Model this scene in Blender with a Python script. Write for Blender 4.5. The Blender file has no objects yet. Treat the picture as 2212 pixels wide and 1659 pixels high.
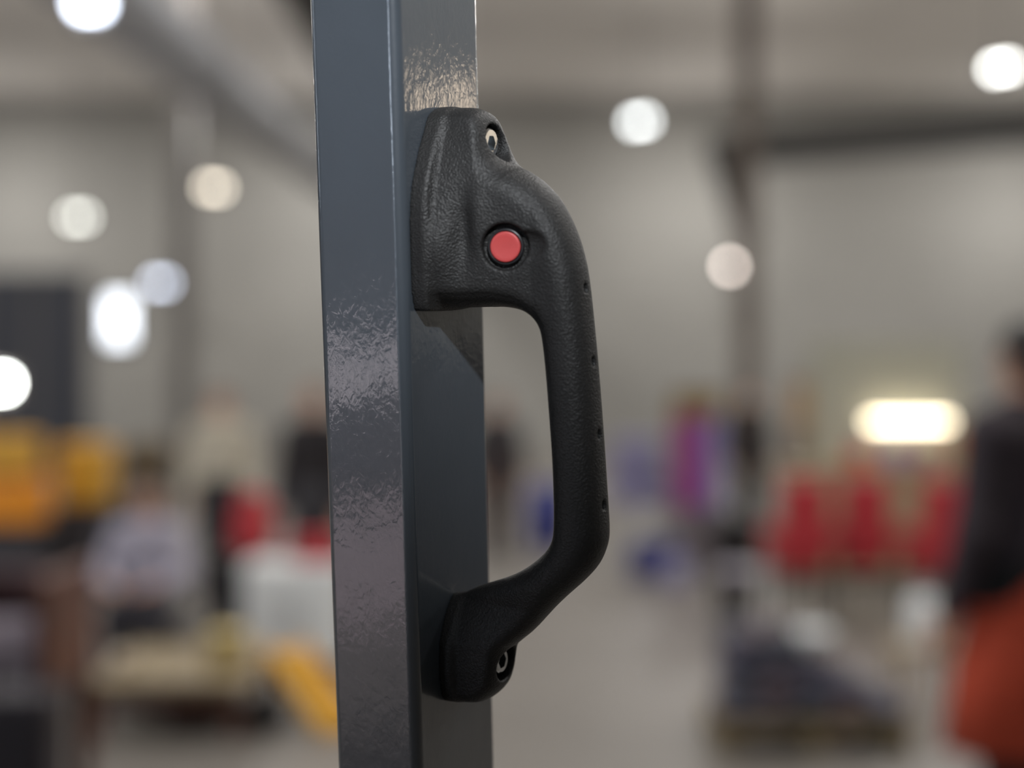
import bpy, bmesh, math, random
import numpy as np
from mathutils import Vector, Matrix

random.seed(7)
SC = bpy.context.scene
COL = SC.collection
PI = math.pi

# ------------------------------------------------------------------ camera, world, lights, exposure
EYE = 1.6                                  # camera height; the lens looks level along +Y
FPX = 3200.0                               # focal length in pixels of the 2212 px wide frame
cam = bpy.data.cameras.new('camera')
cam.sensor_width = 36.0
cam.lens = FPX / 2212.0 * 36.0
cam.clip_start = 0.02
cam.clip_end = 200
cam.dof.use_dof = True
cam.dof.focus_distance = 0.592
cam.dof.aperture_fstop = 2.75
cam.dof.aperture_blades = 0
camo = bpy.data.objects.new('camera', cam)
COL.objects.link(camo)
camo.location = (0, 0, EYE)
camo.rotation_euler = (PI / 2, 0, 0)
SC.camera = camo

world = bpy.data.worlds.new('world')
SC.world = world
world.use_nodes = True
world.node_tree.nodes['Background'].inputs[0].default_value = (0.75, 0.8, 0.9, 1)
world.node_tree.nodes['Background'].inputs[1].default_value = 0.05

SC.view_settings.view_transform = 'Standard'
SC.view_settings.look = 'None'
SC.view_settings.gamma = 1.0
SC.view_settings.use_curve_mapping = False
SC.view_settings.exposure = 0.0


def area_light(name, loc, size, power, color=(1, 1, 1), target=None, spread=PI):
    l = bpy.data.lights.new(name, 'AREA')
    l.shape = 'DISK'
    l.size = size
    l.energy = power
    l.color = color
    l.spread = spread
    o = bpy.data.objects.new(name, l)
    COL.objects.link(o)
    o.location = loc
    d = (Vector(target) - Vector(loc)) if target else Vector((0, 0, -1))
    o.rotation_euler = d.to_track_quat('-Z', 'Y').to_euler()
    return o


HALL_Z = 8.2
LAMP_W = 240
for lx in (-11.5, -4.0, 4.0, 11.5):
    for ly in (4.6, 13.0, 21.5, 30.0):
        area_light('hall_lamp', (lx, ly, HALL_Z - 0.35), 0.7, LAMP_W, (1.0, 0.975, 0.945))
        up = bpy.data.lights.new('roof_fill_light', 'POINT')          # added point fills to brighten the roof, no real pendants
        up.energy = 75
        up.shadow_soft_size = 0.2
        up.color = (1.0, 0.975, 0.945)
        upo = bpy.data.objects.new('roof_fill_light', up)
        COL.objects.link(upo)
        upo.location = (lx, ly + 2.0, HALL_Z - 2.6)
# added unseen spot behind the camera, pointing at the upper part of the post
def spot_light(name, loc, target, power, deg, color, blend=1.0, size=0.05):
    l = bpy.data.lights.new(name, 'SPOT')
    l.energy = power
    l.spot_size = math.radians(deg)
    l.spot_blend = blend
    l.shadow_soft_size = size
    l.color = color
    o = bpy.data.objects.new(name, l)
    COL.objects.link(o)
    o.location = loc
    o.rotation_euler = (Vector(target) - Vector(loc)).to_track_quat('-Z', 'Y').to_euler()
    return o


spot_light('post_fill_spot', (0.3, -1.6, 2.9), (-0.02, 0.58, 1.805), 620, 11.7, (0.93, 0.965, 1.0))  # invented spot; brightens the upper post, leaves the handle foot dark
spot_light('reflector_fill_spot', (-5.2, -2.0, 6.0), (-5.4, -2.1, 0.3), 5200, 54, (1.0, 0.93, 0.97), 0.35)  # added to light the unseen white boards and pale floor strip


# ------------------------------------------------------------------ helpers
def lin(c):
    return tuple((v / 12.92 if v <= 0.04045 else ((v + 0.055) / 1.055) ** 2.4) for v in [k / 255.0 for k in c])


MATS = {}


def mat(name, rgb, rough=0.55, metal=0.0, var=0.12, scale=14.0, bump=0.0, bscale=60.0, spec=0.5, emit=0.0, coat=0.0):
    """procedural material: base colour broken up by noise, optional fine relief"""
    if name in MATS:
        return MATS[name]
    m = bpy.data.materials.new(name)
    m.use_nodes = True
    nt = m.node_tree
    b = nt.nodes['Principled BSDF']
    c = lin(rgb)
    tc = nt.nodes.new('ShaderNodeTexCoord')
    n = nt.nodes.new('ShaderNodeTexNoise')
    n.inputs['Scale'].default_value = scale
    n.inputs['Detail'].default_value = 4
    nt.links.new(tc.outputs['Object'], n.inputs['Vector'])
    r = nt.nodes.new('ShaderNodeValToRGB')
    r.color_ramp.elements[0].position = 0.3
    r.color_ramp.elements[1].position = 0.7
    r.color_ramp.elements[0].color = tuple(max(0, v * (1 - var)) for v in c) + (1,)
    r.color_ramp.elements[1].color = tuple(min(1, v * (1 + var)) for v in c) + (1,)
    nt.links.new(n.outputs['Fac'], r.inputs['Fac'])
    nt.links.new(r.outputs['Color'], b.inputs['Base Color'])
    b.inputs['Roughness'].default_value = rough
    b.inputs['Metallic'].default_value = metal
    b.inputs['Specular IOR Level'].default_value = spec
    b.inputs['Coat Weight'].default_value = coat
    if bump:
        n2 = nt.nodes.new('ShaderNodeTexNoise')
        n2.inputs['Scale'].default_value = bscale
        n2.inputs['Detail'].default_value = 3
        nt.links.new(tc.outputs['Object'], n2.inputs['Vector'])
        bp = nt.nodes.new('ShaderNodeBump')
        bp.inputs['Strength'].default_value = bump
        bp.inputs['Distance'].default_value = 0.002
        nt.links.new(n2.outputs['Fac'], bp.inputs['Height'])
        nt.links.new(bp.outputs['Normal'], b.inputs['Normal'])
    if emit:
        b.inputs['Emission Color'].default_value = c + (1,)
        b.inputs['Emission Strength'].default_value = emit
    MATS[name] = m
    return m


def link(name, me, m, parent=None, smooth=False, loc=None):
    if m is not None:
        me.materials.append(m)
    if smooth:
        for p in me.polygons:
            p.use_smooth = True
    o = bpy.data.objects.new(name, me)
    COL.objects.link(o)
    if parent is not None:
        o.parent = parent
    if loc is not None:
        o.location = loc
    return o


def bm_obj(name, bm, m, parent=None, smooth=False, loc=None):
    bm.normal_update()
    me = bpy.data.meshes.new(name)
    bm.to_mesh(me)
    bm.free()
    return link(name, me, m, parent, smooth, loc)


def add_box(bm, x0, x1, y0, y1, z0, z1, bev=0.0, seg=2):
    t = bmesh.new()
    vs = [t.verts.new(p) for p in ((x0, y0, z0), (x1, y0, z0), (x1, y1, z0), (x0, y1, z0),
                                   (x0, y0, z1), (x1, y0, z1), (x1, y1, z1), (x0, y1, z1))]
    for f in ((3, 2, 1, 0), (4, 5, 6, 7), (0, 1, 5, 4), (1, 2, 6, 5), (2, 3, 7, 6), (3, 0, 4, 7)):
        t.faces.new([vs[i] for i in f])
    if bev:
        bmesh.ops.bevel(t, geom=t.edges[:], offset=bev, segments=seg, affect='EDGES', profile=0.5)
    merge(bm, t)
    return bm


def merge(bm, t, M=None):
    mp = {}
    for v in t.verts:
        mp[v] = bm.verts.new((M @ v.co) if M else v.co)
    for f in t.faces:
        try:
            bm.faces.new([mp[v] for v in f.verts])
        except ValueError:
            pass
    t.free()


def add_rings(bm, rings, cap0=True, cap1=True, closed=False):
    vs = [[bm.verts.new(p) for p in r] for r in rings]
    n = len(vs[0])
    for a, b in zip(vs, vs[1:]):
        for i in range(n):
            bm.faces.new((a[i], a[(i + 1) % n], b[(i + 1) % n], b[i]))
    if cap0:
        bm.faces.new(vs[0][::-1])
    if cap1:
        bm.faces.new(vs[-1])
    return bm


def add_lathe(bm, prof, n=24, cx=0, cy=0, cz=0):
    """profile of (radius, z) turned about a vertical axis"""
    rings = [[(cx + r * math.cos(2 * PI * i / n), cy + r * math.sin(2 * PI * i / n), cz + z) for i in range(n)] for r, z in prof]
    return add_rings(bm, rings)


def add_tube(bm, p0, p1, r0, r1=None, n=10):
    p0, p1 = Vector(p0), Vector(p1)
    r1 = r0 if r1 is None else r1
    d = (p1 - p0).normalized()
    a = d.orthogonal().normalized()
    b = d.cross(a)
    rings = [[tuple(p + (a * math.cos(2 * PI * i / n) + b * math.sin(2 * PI * i / n)) * r) for i in range(n)]
             for p, r in ((p0, r0), (p1, r1))]
    return add_rings(bm, rings)


def box(name, m, parent, x0, x1, y0, y1, z0, z1, bev=0.004):
    return bm_obj(name, add_box(bmesh.new(), x0, x1, y0, y1, z0, z1, bev), m, parent)


def tag(o, label, cat, group=None, kind=None):
    if label:
        o['label'] = label
    if cat:
        o['category'] = cat
    if group:
        o['group'] = group
    if kind:
        o['kind'] = kind
    return o


def thing(name, label, cat, loc=(0, 0, 0), rz=0.0, group=None):
    o = bpy.data.objects.new(name, None)
    o.empty_display_size = 0.1
    COL.objects.link(o)
    o.location = loc
    o.rotation_euler = (0, 0, rz)
    return tag(o, label, cat, group)


def struct(name, bm, m, parent=None):
    o = bm_obj(name, bm, m, parent)
    if parent is None:
        o['kind'] = 'structure'
    return o


def dup(root, loc, rz, label, group=None):
    r = root.copy()
    COL.objects.link(r)
    r.location = loc
    r.rotation_euler = (0, 0, rz)
    r['label'] = label
    if group:
        r['group'] = group
    for ch in list(root.children):
        c = ch.copy()
        COL.objects.link(c)
        c.parent = r
        for g in ch.children:
            d = g.copy()
            COL.objects.link(d)
            d.parent = c
    return r


def at(px, py, Y):
    """where the sight line of a photo pixel stands in the hall at distance Y"""
    return Vector(((px - 1106.0) / FPX * Y, Y, EYE - (py - 829.5) / FPX * Y))


# ---- distance fields turned into meshes (naive surface nets)
def nets(F, org, h):
    nx, ny, nz = F.shape
    ins = F < 0
    s = np.zeros((nx - 1, ny - 1, nz - 1), np.int8)
    cor = [(i, j, k) for i in (0, 1) for j in (0, 1) for k in (0, 1)]
    for i, j, k in cor:
        s += ins[i:nx - 1 + i, j:ny - 1 + j, k:nz - 1 + k]
    act = (s > 0) & (s < 8)
    I = np.argwhere(act)
    idx = np.full(act.shape, -1, np.int64)
    idx[act] = np.arange(len(I))
    acc = np.zeros((len(I), 3))
    cnt = np.zeros(len(I))
    for a in cor:
        for ax in range(3):
            if a[ax]:
                continue
            b = list(a)
            b[ax] = 1
            fa = F[I[:, 0] + a[0], I[:, 1] + a[1], I[:, 2] + a[2]]
            fb = F[I[:, 0] + b[0], I[:, 1] + b[1], I[:, 2] + b[2]]
            m = (fa < 0) != (fb < 0)
            t = np.where(m, fa / np.where(m, fa - fb, 1), 0)
            p = np.tile(np.array(a, float), (len(I), 1))
            p[:, ax] += t
            acc[m] += p[m]
            cnt[m] += 1
    V = (I + acc / cnt[:, None]) * h + np.array(org)
    quads = []
    for ax in range(3):
        o1, o2 = [k for k in range(3) if k != ax]
        lo = [slice(None)] * 3
        hi = [slice(None)] * 3
        lo[ax] = slice(0, -1)
        hi[ax] = slice(1, None)
        x = ins[tuple(lo)] != ins[tuple(hi)]
        E = np.argwhere(x)
        ok = (E[:, o1] > 0) & (E[:, o2] > 0) & (E[:, o1] < F.shape[o1] - 1) & (E[:, o2] < F.shape[o2] - 1)
        E = E[ok]
        c = []
        for d1, d2 in ((1, 1), (0, 1), (0, 0), (1, 0)):
            q = E.copy()
            q[:, o1] -= d1
            q[:, o2] -= d2
            c.append(idx[q[:, 0], q[:, 1], q[:, 2]])
        c = np.stack(c, 1)
        flip = ~ins[E[:, 0], E[:, 1], E[:, 2]]
        if ax == 1:
            flip = ~flip
        c[flip] = c[flip][:, ::-1]
        quads.append(c)
    return V, np.concatenate(quads)


def np_mesh(name, V, Q):
    me = bpy.data.meshes.new(name)
    me.vertices.add(len(V))
    me.vertices.foreach_set('co', np.asarray(V, np.float32).ravel())
    me.loops.add(Q.size)
    me.loops.foreach_set('vertex_index', Q.astype(np.int32).ravel())
    me.polygons.add(len(Q))
    me.polygons.foreach_set('loop_start', np.arange(0, Q.size, 4, dtype=np.int32))
    me.polygons.foreach_set('use_smooth', np.ones(len(Q), bool))
    me.update(calc_edges=True)
    me.validate()
    return me


def smin(a, b, k):
    h = np.clip(0.5 + 0.5 * (b - a) / k, 0, 1)
    return b + (a - b) * h - k * h * (1 - h)


def smax(a, b, k):
    return -smin(-a, -b, k)


def blob_mesh(name, cones, h, k=0.03, cut=None):
    """one continuous surface round tapered bones: (p0, p1, r0, r1) or (.., squash_y)"""
    P = np.array([c[0] for c in cones] + [c[1] for c in cones])
    R = max(max(c[2], c[3]) for c in cones) + 3 * h
    lo, hi = P.min(0) - R, P.max(0) + R
    n = np.ceil((hi - lo) / h).astype(int) + 1
    F = np.full(tuple(n), 1.0)
    ax = [lo[i] + h * np.arange(n[i]) for i in range(3)]
    for c in cones:
        p0, p1 = np.array(c[0], float), np.array(c[1], float)
        r = max(c[2], c[3]) + 0.09
        sl = []
        for i in range(3):
            a = max(0, int((min(p0[i], p1[i]) - r * 1.6 - lo[i]) / h))
            b = min(n[i], int((max(p0[i], p1[i]) + r * 1.6 - lo[i]) / h) + 2)
            sl.append(slice(a, b))
        X, Y, Z = np.meshgrid(ax[0][sl[0]], ax[1][sl[1]], ax[2][sl[2]], indexing='ij')
        d = p1 - p0
        L = d.dot(d) + 1e-12
        t = np.clip(((X - p0[0]) * d[0] + (Y - p0[1]) * d[1] + (Z - p0[2]) * d[2]) / L, 0, 1)
        sx = c[4] if len(c) > 4 else (1, 1, 1)
        dist = np.sqrt(((X - p0[0] - t * d[0]) / sx[0]) ** 2 + ((Y - p0[1] - t * d[1]) / sx[1]) ** 2 + ((Z - p0[2] - t * d[2]) / sx[2]) ** 2)
        f = (dist - (c[2] + (c[3] - c[2]) * t)) * min(sx)
        F[tuple(sl)] = smin(F[tuple(sl)], f, c[5] if len(c) > 5 else k)
    if cut is not None:
        X, Y, Z = np.meshgrid(*ax, indexing='ij')
        F = np.maximum(F, cut(X, Y, Z))
    V, Q = nets(F, lo, h)
    return np_mesh(name, V, Q)


# ------------------------------------------------------------------ the hall
X0, X1, Y0, Y1 = -17.0, 15.0, -14.0, 34.0


def floor_mat():
    m = mat('floor_concrete', (110, 105, 99), 0.45, var=0.10, scale=0.8, bump=0.12, bscale=9, spec=0.5)
    return m


M_wall = mat('wall_paint', (148, 146, 141), 0.8, var=0.06, scale=0.5)
M_wall_dark = mat('wall_dark_paint', (66, 65, 66), 0.8, var=0.08, scale=0.5)
M_ceil = mat('ceiling_sheet', (216, 211, 205), 0.8, var=0.10, scale=0.35)
M_steel_d = mat('beam_steel_dark', (48, 46, 44), 0.7, var=0.10, scale=2)
M_steel = mat('beam_steel', (104, 100, 96), 0.6, var=0.10, scale=2)
struct('floor', add_box(bmesh.new(), X0, X1, Y0, Y1, -0.1, 0), floor_mat())
struct('ceiling', add_box(bmesh.new(), X0, X1, Y0, Y1, HALL_Z, HALL_Z + 0.1), M_ceil)
struct('wall_back', add_box(bmesh.new(), X0, X1, Y1, Y1 + 0.1, 0, HALL_Z), M_wall)
struct('wall_left', add_box(bmesh.new(), X0 - 0.1, X0, Y0, Y1, 0, HALL_Z), M_wall_dark)
struct('wall_right', add_box(bmesh.new(), X1, X1 + 0.1, Y0, Y1, 0, HALL_Z), M_wall)
struct('wall_front', add_box(bmesh.new(), X0, X1, Y0 - 0.1, Y0, 0, HALL_Z), M_wall_dark)

M_glow = mat('window_daylight', (225, 238, 255), 0.3, var=0.0, emit=3.5)
M_frame = mat('window_frame_paint', (70, 72, 75), 0.5)
# strip of high windows in the left wall, behind the visitor
for i in range(6):
    ya = -13.2 + i * 1.75
    w = bpy.data.objects.new('window_%d' % (i + 2), None)
    COL.objects.link(w)
    w['kind'] = 'structure'
    w.location = (X0, ya, 4.6)
    box('pane', M_glow, w, 0.02, 0.05, 0.06, 1.54, 0.06, 2.14, 0)
    for a, b, c, d in ((0, 1.6, 0, 0.06), (0, 1.6, 2.14, 2.2), (0, 0.06, 0.06, 2.14), (1.54, 1.6, 0.06, 2.14)):
        box('window_frame', M_frame, w, 0.0, 0.09, a, b, c, d, 0)

w = bpy.data.objects.new('window_8', None)  # tall bright window added out of view, for the post's left edge line
COL.objects.link(w)
w['kind'] = 'structure'
w.location = (X0, 2.2, 1.6)
for k_ in range(2):
    box('pane', M_glow, w, 0.02, 0.05, 0.06 + k_ * 1.0, 0.98 + k_ * 1.0, 0.06, 4.54, 0)
for a, b, c, d in ((0, 2.04, 0, 0.06), (0, 2.04, 4.54, 4.6), (0, 0.06, 0.06, 4.54), (0.98, 1.06, 0.06, 4.54), (1.98, 2.04, 0.06, 4.54)):
    box('window_frame', M_frame, w, 0.0, 0.09, a, b, c, d, 0)
# bright entrance added out of view, for highlight lines on the post corner
w = bpy.data.objects.new('added_door_1', None)
COL.objects.link(w)
w['kind'] = 'structure'
w.location = (-12.3, Y0, 0)
for k_ in (-1, 1):
    box('pane', mat('added_door_glow', (225, 238, 255), 0.3, var=0.0, emit=20.0), w, k_ * 0.62 - 0.54, k_ * 0.62 + 0.54, 0.02, 0.05, 0.1, 2.54, 0)
    box('door_handle', M_frame, w, k_ * 0.12 - 0.015, k_ * 0.12 + 0.015, 0.09, 0.12, 0.9, 1.5, 0)
for a, b, c, d in ((-1.22, 1.22, 0, 0.1), (-1.22, 1.22, 2.54, 2.64), (-1.22, -1.16, 0.1, 2.54), (1.16, 1.22, 0.1, 2.54), (-0.08, 0.08, 0.1, 2.54)):
    box('door_frame', M_frame, w, a, b, 0.0, 0.09, c, d, 0)

# roof steel
trims = []


def beam(p, q, wdt, hgt, m=None):
    p, q = Vector(p), Vector(q)
    d = q - p
    t = bmesh.new()
    add_box(t, -wdt / 2, wdt / 2, 0, d.length, -hgt / 2, hgt / 2)
    M = Matrix.Translation(p) @ d.to_track_quat('Y', 'Z').to_matrix().to_4x4()
    bm = bmesh.new()
    merge(bm, t, M)
    trims.append(1)
    return struct('trim_%d' % len(trims), bm, m or M_steel)


for yy in (9.0, 16.0):
    beam((X0, yy, HALL_Z - 0.3), (X1, yy, HALL_Z - 0.3), 0.3, 0.6)
beam((at(1540, 330, 21).x, 21, at(0, 330, 21).z), (X1, 15.5, 5.05), 0.35, 0.42, M_steel_d)
beam(at(1555, 300, 21), at(1620, 520, 21), 0.32, 0.35, M_steel_d)
c = at(1615, 600, 20.6)
beam((c.x, 20.6, 0), (c.x, 20.6, HALL_Z - 0.6), 0.28, 0.28, mat('column_brown', (104, 94, 86), 0.7))
c = at(395, 600, 22)
beam((c.x, 22, 0), (c.x, 22, HALL_Z - 0.6), 0.30, 0.30)
beam((-2.15, 8.0, 5.6), (-2.15, 33.0, 5.9), 0.45, 0.25, M_steel_d)

# a small bright window in the back wall, left
c = at(258, 690, Y1)
w = bpy.data.objects.new('window_1', None)
COL.objects.link(w)
w['kind'] = 'structure'
w.location = (c.x, Y1, c.z)
M_glow2 = mat('window_bright_daylight', (240, 246, 255), 0.3, var=0.0, emit=3.4)
box('pane', M_glow2, w, -0.26, 0.26, -0.05, -0.02, -0.50, 0.50, 0)
for a, b, cc, d in ((-0.32, 0.32, 0.5, 0.56), (-0.32, 0.32, -0.56, -0.5), (-0.32, -0.26, -0.5, 0.5), (0.26, 0.32, -0.5, 0.5)):
    box('window_frame', M_frame, w, a, b, -0.09, 0, cc, d, 0)

# ------------------------------------------------------------------ the steel post and its handle
AX = Vector((-0.02105075, -0.12203335, 0.99230274))       # along the post, upwards
NL = Vector((-0.47026021, -0.87466515, -0.1175424))       # out of its left face
NR = Vector((0.88227671, -0.46911485, -0.03897507))       # out of its right face
QP = Vector((-0.02544573, 0.604, 1.6))                    # middle of the right face, at eye height
FR = Matrix((NR, NL, AX)).transposed().to_4x4()           # local x, y, z of post and handle


def paint_mat():
    m = bpy.data.materials.new('post_gloss_paint')
    m.use_nodes = True
    nt = m.node_tree
    b = nt.nodes['Principled BSDF']
    tc = nt.nodes.new('ShaderNodeTexCoord')
    b.inputs['Roughness'].default_value = 0.34
    b.inputs['Specular IOR Level'].default_value = 0.5
    b.inputs['Coat Weight'].default_value = 1.0
    b.inputs['Coat Roughness'].default_value = 0.05
    b.inputs['Coat IOR'].default_value = 1.5
    n0 = nt.nodes.new('ShaderNodeTexNoise')
    n0.inputs['Scale'].default_value = 40
    r = nt.nodes.new('ShaderNodeValToRGB')
    r.color_ramp.elements[0].color = (0.034, 0.041, 0.049, 1)
    r.color_ramp.elements[1].color = (0.039, 0.047, 0.057, 1)
    nt.links.new(tc.outputs['Object'], n0.inputs['Vector'])
    nt.links.new(n0.outputs['Fac'], r.inputs['Fac'])
    nt.links.new(r.outputs['Color'], b.inputs['Base Color'])
    n1 = nt.nodes.new('ShaderNodeTexNoise')           # orange peel
    n1.inputs['Scale'].default_value = 420
    n1.inputs['Detail'].default_value = 2.5
    n1.inputs['Distortion'].default_value = 0.6
    n2 = nt.nodes.new('ShaderNodeTexNoise')           # slow waviness of the sheet
    n2.inputs['Scale'].default_value = 60
    n2.inputs['Detail'].default_value = 1
    mp = nt.nodes.new('ShaderNodeMapping')
    mp.inputs['Scale'].default_value = (1, 1, 0.6)
    nt.links.new(tc.outputs['Object'], mp.inputs['Vector'])
    for n in (n1, n2):
        nt.links.new(mp.outputs['Vector'], n.inputs['Vector'])
    mx = nt.nodes.new('ShaderNodeMath')
    mx.operation = 'MULTIPLY_ADD'
    mx.inputs[1].default_value = 3.0
    nt.links.new(n2.outputs['Fac'], mx.inputs[0])
    nt.links.new(n1.outputs['Fac'], mx.inputs[2])
    bp = nt.nodes.new('ShaderNodeBump')
    bp.inputs['Strength'].default_value = 1.0
    bp.inputs['Distance'].default_value = 0.00007
    nt.links.new(mx.outputs[0], bp.inputs['Height'])
    nt.links.new(bp.outputs['Normal'], b.inputs['Normal'])
    nt.links.new(bp.outputs['Normal'], b.inputs['Coat Normal'])
    return m


M_post = paint_mat()
WL, WR, RC = 0.04108, 0.06472, 0.00438
prof = []
for cu, cw, a0 in ((-RC, WR / 2 - RC, 0), (-WL + RC, WR / 2 - RC, 90), (-WL + RC, -WR / 2 + RC, 180), (-RC, -WR / 2 + RC, 270)):
    for i in range(13):
        t = math.radians(a0 + 90 * i / 12)
        prof.append((cu + RC * math.cos(t), cw + RC * math.sin(t), math.cos(t), math.sin(t)))
post_root = thing('steel_post', 'dark blue-grey glossy painted square steel post carrying the black handle', 'post', (QP.x, QP.y, 0))
rings = []
for zt in (0.0, 2.02):
    ring = []
    for u, w_, _c, _s in prof:
        p = QP + NR * u + NL * w_
        v = (zt - p.z) / AX.z
        ring.append(p + AX * v - Vector((QP.x, QP.y, 0)))
    rings.append(ring)
bm = bmesh.new()
add_rings(bm, rings[::-1], cap0=False, cap1=False)
po = bm_obj('post_tube', bm, M_post, post_root, smooth=True)
nrm = [tuple(NR * c_ + NL * s_) for _u, _w, c_, s_ in prof]
po.data.normals_split_custom_set([nrm[po.data.loops[i].vertex_index % len(prof)] for i in range(len(po.data.loops))])
t = bmesh.new()
add_rings(t, [[r + Vector((0, 0, dz)) for r in rings[1]] for dz in (0.0, 0.012)])
bm_obj('end_cap', t, mat('cap_black_plastic', (28, 28, 30), 0.5), post_root)

handle_root = thing('grab_handle', 'black grained plastic grab handle with red button bolted to the grey post', 'handle')
handle_root.matrix_world = Matrix.Translation(QP) @ FR


def plastic_mat():
    m = bpy.data.materials.new('handle_grained_plastic')
    m.use_nodes = True
    nt = m.node_tree
    b = nt.nodes['Principled BSDF']
    tc = nt.nodes.new('ShaderNodeTexCoord')
    b.inputs['Specular IOR Level'].default_value = 0.24
    b.inputs['Base Color'].default_value = (0.009, 0.009, 0.009, 1)
    b.inputs['Roughness'].default_value = 0.5
    n0 = nt.nodes.new('ShaderNodeTexNoise')
    n0.inputs['Scale'].default_value = 120
    n0.inputs['Detail'].default_value = 3
    r = nt.nodes.new('ShaderNodeValToRGB')
    r.color_ramp.elements[0].color = (0.0100, 0.0098, 0.0097, 1)
    r.color_ramp.elements[1].color = (0.0135, 0.0132, 0.0130, 1)
    n1 = nt.nodes.new('ShaderNodeTexVoronoi')
    n1.feature = 'SMOOTH_F1'
    n1.inputs['Scale'].default_value = 1200
    n1.inputs['Smoothness'].default_value = 0.6
    n2 = nt.nodes.new('ShaderNodeTexNoise')
    n2.inputs['Scale'].default_value = 900
    n2.inputs['Detail'].default_value = 2
    n2.inputs['Distortion'].default_value = 1.2
    for n in (n0, n1, n2):
        nt.links.new(tc.outputs['Object'], n.inputs['Vector'])
    nt.links.new(n0.outputs['Fac'], r.inputs['Fac'])
    nt.links.new(r.outputs['Color'], b.inputs['Base Color'])
    ad = nt.nodes.new('ShaderNodeMath')
    ad.operation = 'ADD'
    nt.links.new(n1.outputs['Distance'], ad.inputs[0])
    nt.links.new(n2.outputs['Fac'], ad.inputs[1])
    bp = nt.nodes.new('ShaderNodeBump')
    bp.inputs['Strength'].default_value = 0.8
    bp.inputs['Distance'].default_value = 0.0003
    nt.links.new(ad.outputs[0], bp.inputs['Height'])
    nt.links.new(bp.outputs['Normal'], b.inputs['Normal'])
    return m


def chaikin(P, n=2):
    P = np.array(P, float)
    for _ in range(n):
        Q = np.roll(P, -1, 0)
        P = np.stack([P * 0.75 + Q * 0.25, P * 0.25 + Q * 0.75], 1).reshape(-1, 2)
    return P


def poly_dist(P, X, Y):
    """signed distance to a closed polygon, negative inside"""
    d = np.full(X.shape, 1e9)
    s = np.zeros(X.shape, bool)
    for (ax, ay), (bx, by) in zip(P, np.roll(P, -1, 0)):
        ex, ey = bx - ax, by - ay
        L = ex * ex + ey * ey + 1e-12
        t = np.clip(((X - ax) * ex + (Y - ay) * ey) / L, 0, 1)
        d = np.minimum(d, (X - ax - t * ex) ** 2 + (Y - ay - t * ey) ** 2)
        c = (ay > Y) != (by > Y)
        xi = ax + (Y - ay) * ex / (ey if abs(ey) > 1e-9 else 1e-9)
        s ^= c & (X < xi)
    d = np.sqrt(d)
    return np.where(s, -d, d)


def seg_dist(P, X, Y):
    d = np.full(X.shape, 1e9)
    P = np.array(P, float)
    for (ax, ay), (bx, by) in zip(P[:-1], P[1:]):
        ex, ey = bx - ax, by - ay
        t = np.clip(((X - ax) * ex + (Y - ay) * ey) / (ex * ex + ey * ey), 0, 1)
        d = np.minimum(d, (X - ax - t * ex) ** 2 + (Y - ay - t * ey) ** 2)
    return np.sqrt(d)


# side view of the handle in millimetres: u away from the post, v along it
OUT = [(-15, 110.5), (12, 110.5), (17, 110), (22, 108), (25.5, 104), (29, 96.5), (32.8, 88.6), (39.8, 84.8), (45.8, 80.7), (52.6, 73.8),
       (58.4, 63.1), (61.5, 54.2), (63.9, 43.6), (66.9, 11.5), (68.9, -17.3), (70.4, -44.5), (71.0, -55.5), (70.4, -61.5),
       (67.1, -69.3), (61, -76.2), (52.7, -83.6), (45.4, -90.9), (37.9, -99.4), (31.5, -105), (28.6, -108), (27.4, -113.4),
       (26.2, -119.4), (23.5, -125.2), (17, -130.2), (9, -132.4), (-15, -133)]
INN = [(-15, -89), (2, -88.6), (8.2, -84.4), (21.4, -79.1), (30, -75.0), (38.6, -68.8), (44.9, -62.0), (46.8, -55.0), (46.6, -29.6),
       (45.5, -11.2), (44.3, 7.1), (43.2, 18.1), (42.2, 23.7), (39.4, 27.7), (34.5, 30.6), (26.3, 32), (17.9, 31.7), (-15, 31.2)]
HS = 0.7
gu = np.arange(-2.0, 76, HS)
gw = np.arange(-31.0, 31.1, HS)
gv = np.arange(-137, 116, HS)
U, V2 = np.meshgrid(gu, gv, indexing='ij')
d2 = poly_dist(chaikin(OUT + INN, 2), U, V2)
R = np.interp(V2, [-135, -110, -92, -70, 60, 84, 93, 112], [6.5, 6.5, 9.0, 10.2, 10.2, 9.0, 5.5, 5.0])
Wb = np.interp(V2, [-135, -128, -115, -105, -96, -88, -80, 25, 33, 62, 72, 80, 93, 103, 107, 112],
               [10, 12.5, 13.4, 13.2, 9.5, 5, 8, 24, 25, 25.5, 24.8, 23.2, 18, 13.0, 11.0, 7.5])
Tend = np.interp(V2, [-135, -100, -60, 20, 60, 90, 112], [11.5, 12, 12, 12, 13.2, 12.5, 11.2])
T = Wb - 0.8 + (Tend - Wb + 0.8) * np.clip((U - 5) / 40.0, 0, 1)
T = T + 3.2 * np.exp(-((U - 9.5) / 6.0) ** 2 - ((V2 - 55) / 14) ** 2) - 2.3 * np.exp(-((U - 19.5) / 3.6) ** 2 - ((V2 - 62) / 13) ** 2) + 1.0 * np.exp(-((U - 25) / 4) ** 2 - ((V2 - 68) / 11) ** 2)
strip = seg_dist(chaikin(INN, 2)[8:-8] if False else INN[2:], U, V2)      # moulded band along the finger opening
T = T - 0.5 * (1 / (1 + np.exp((strip - 6.6) / 0.16))) * (V2 > -40)
S = np.sqrt(R ** 2 + (0.528 * T) ** 2) - R
g_u = np.abs(np.gradient(d2, HS, axis=0))
d2 = d2 + S * np.clip(g_u, 0, 1) * np.clip((U - 12) / 12, 0, 1)
xr = np.maximum(0, (d2 + R) / R)
PW = 2.25
Z = np.abs(gw)[None, :, None] / T[:, None, :]
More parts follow.
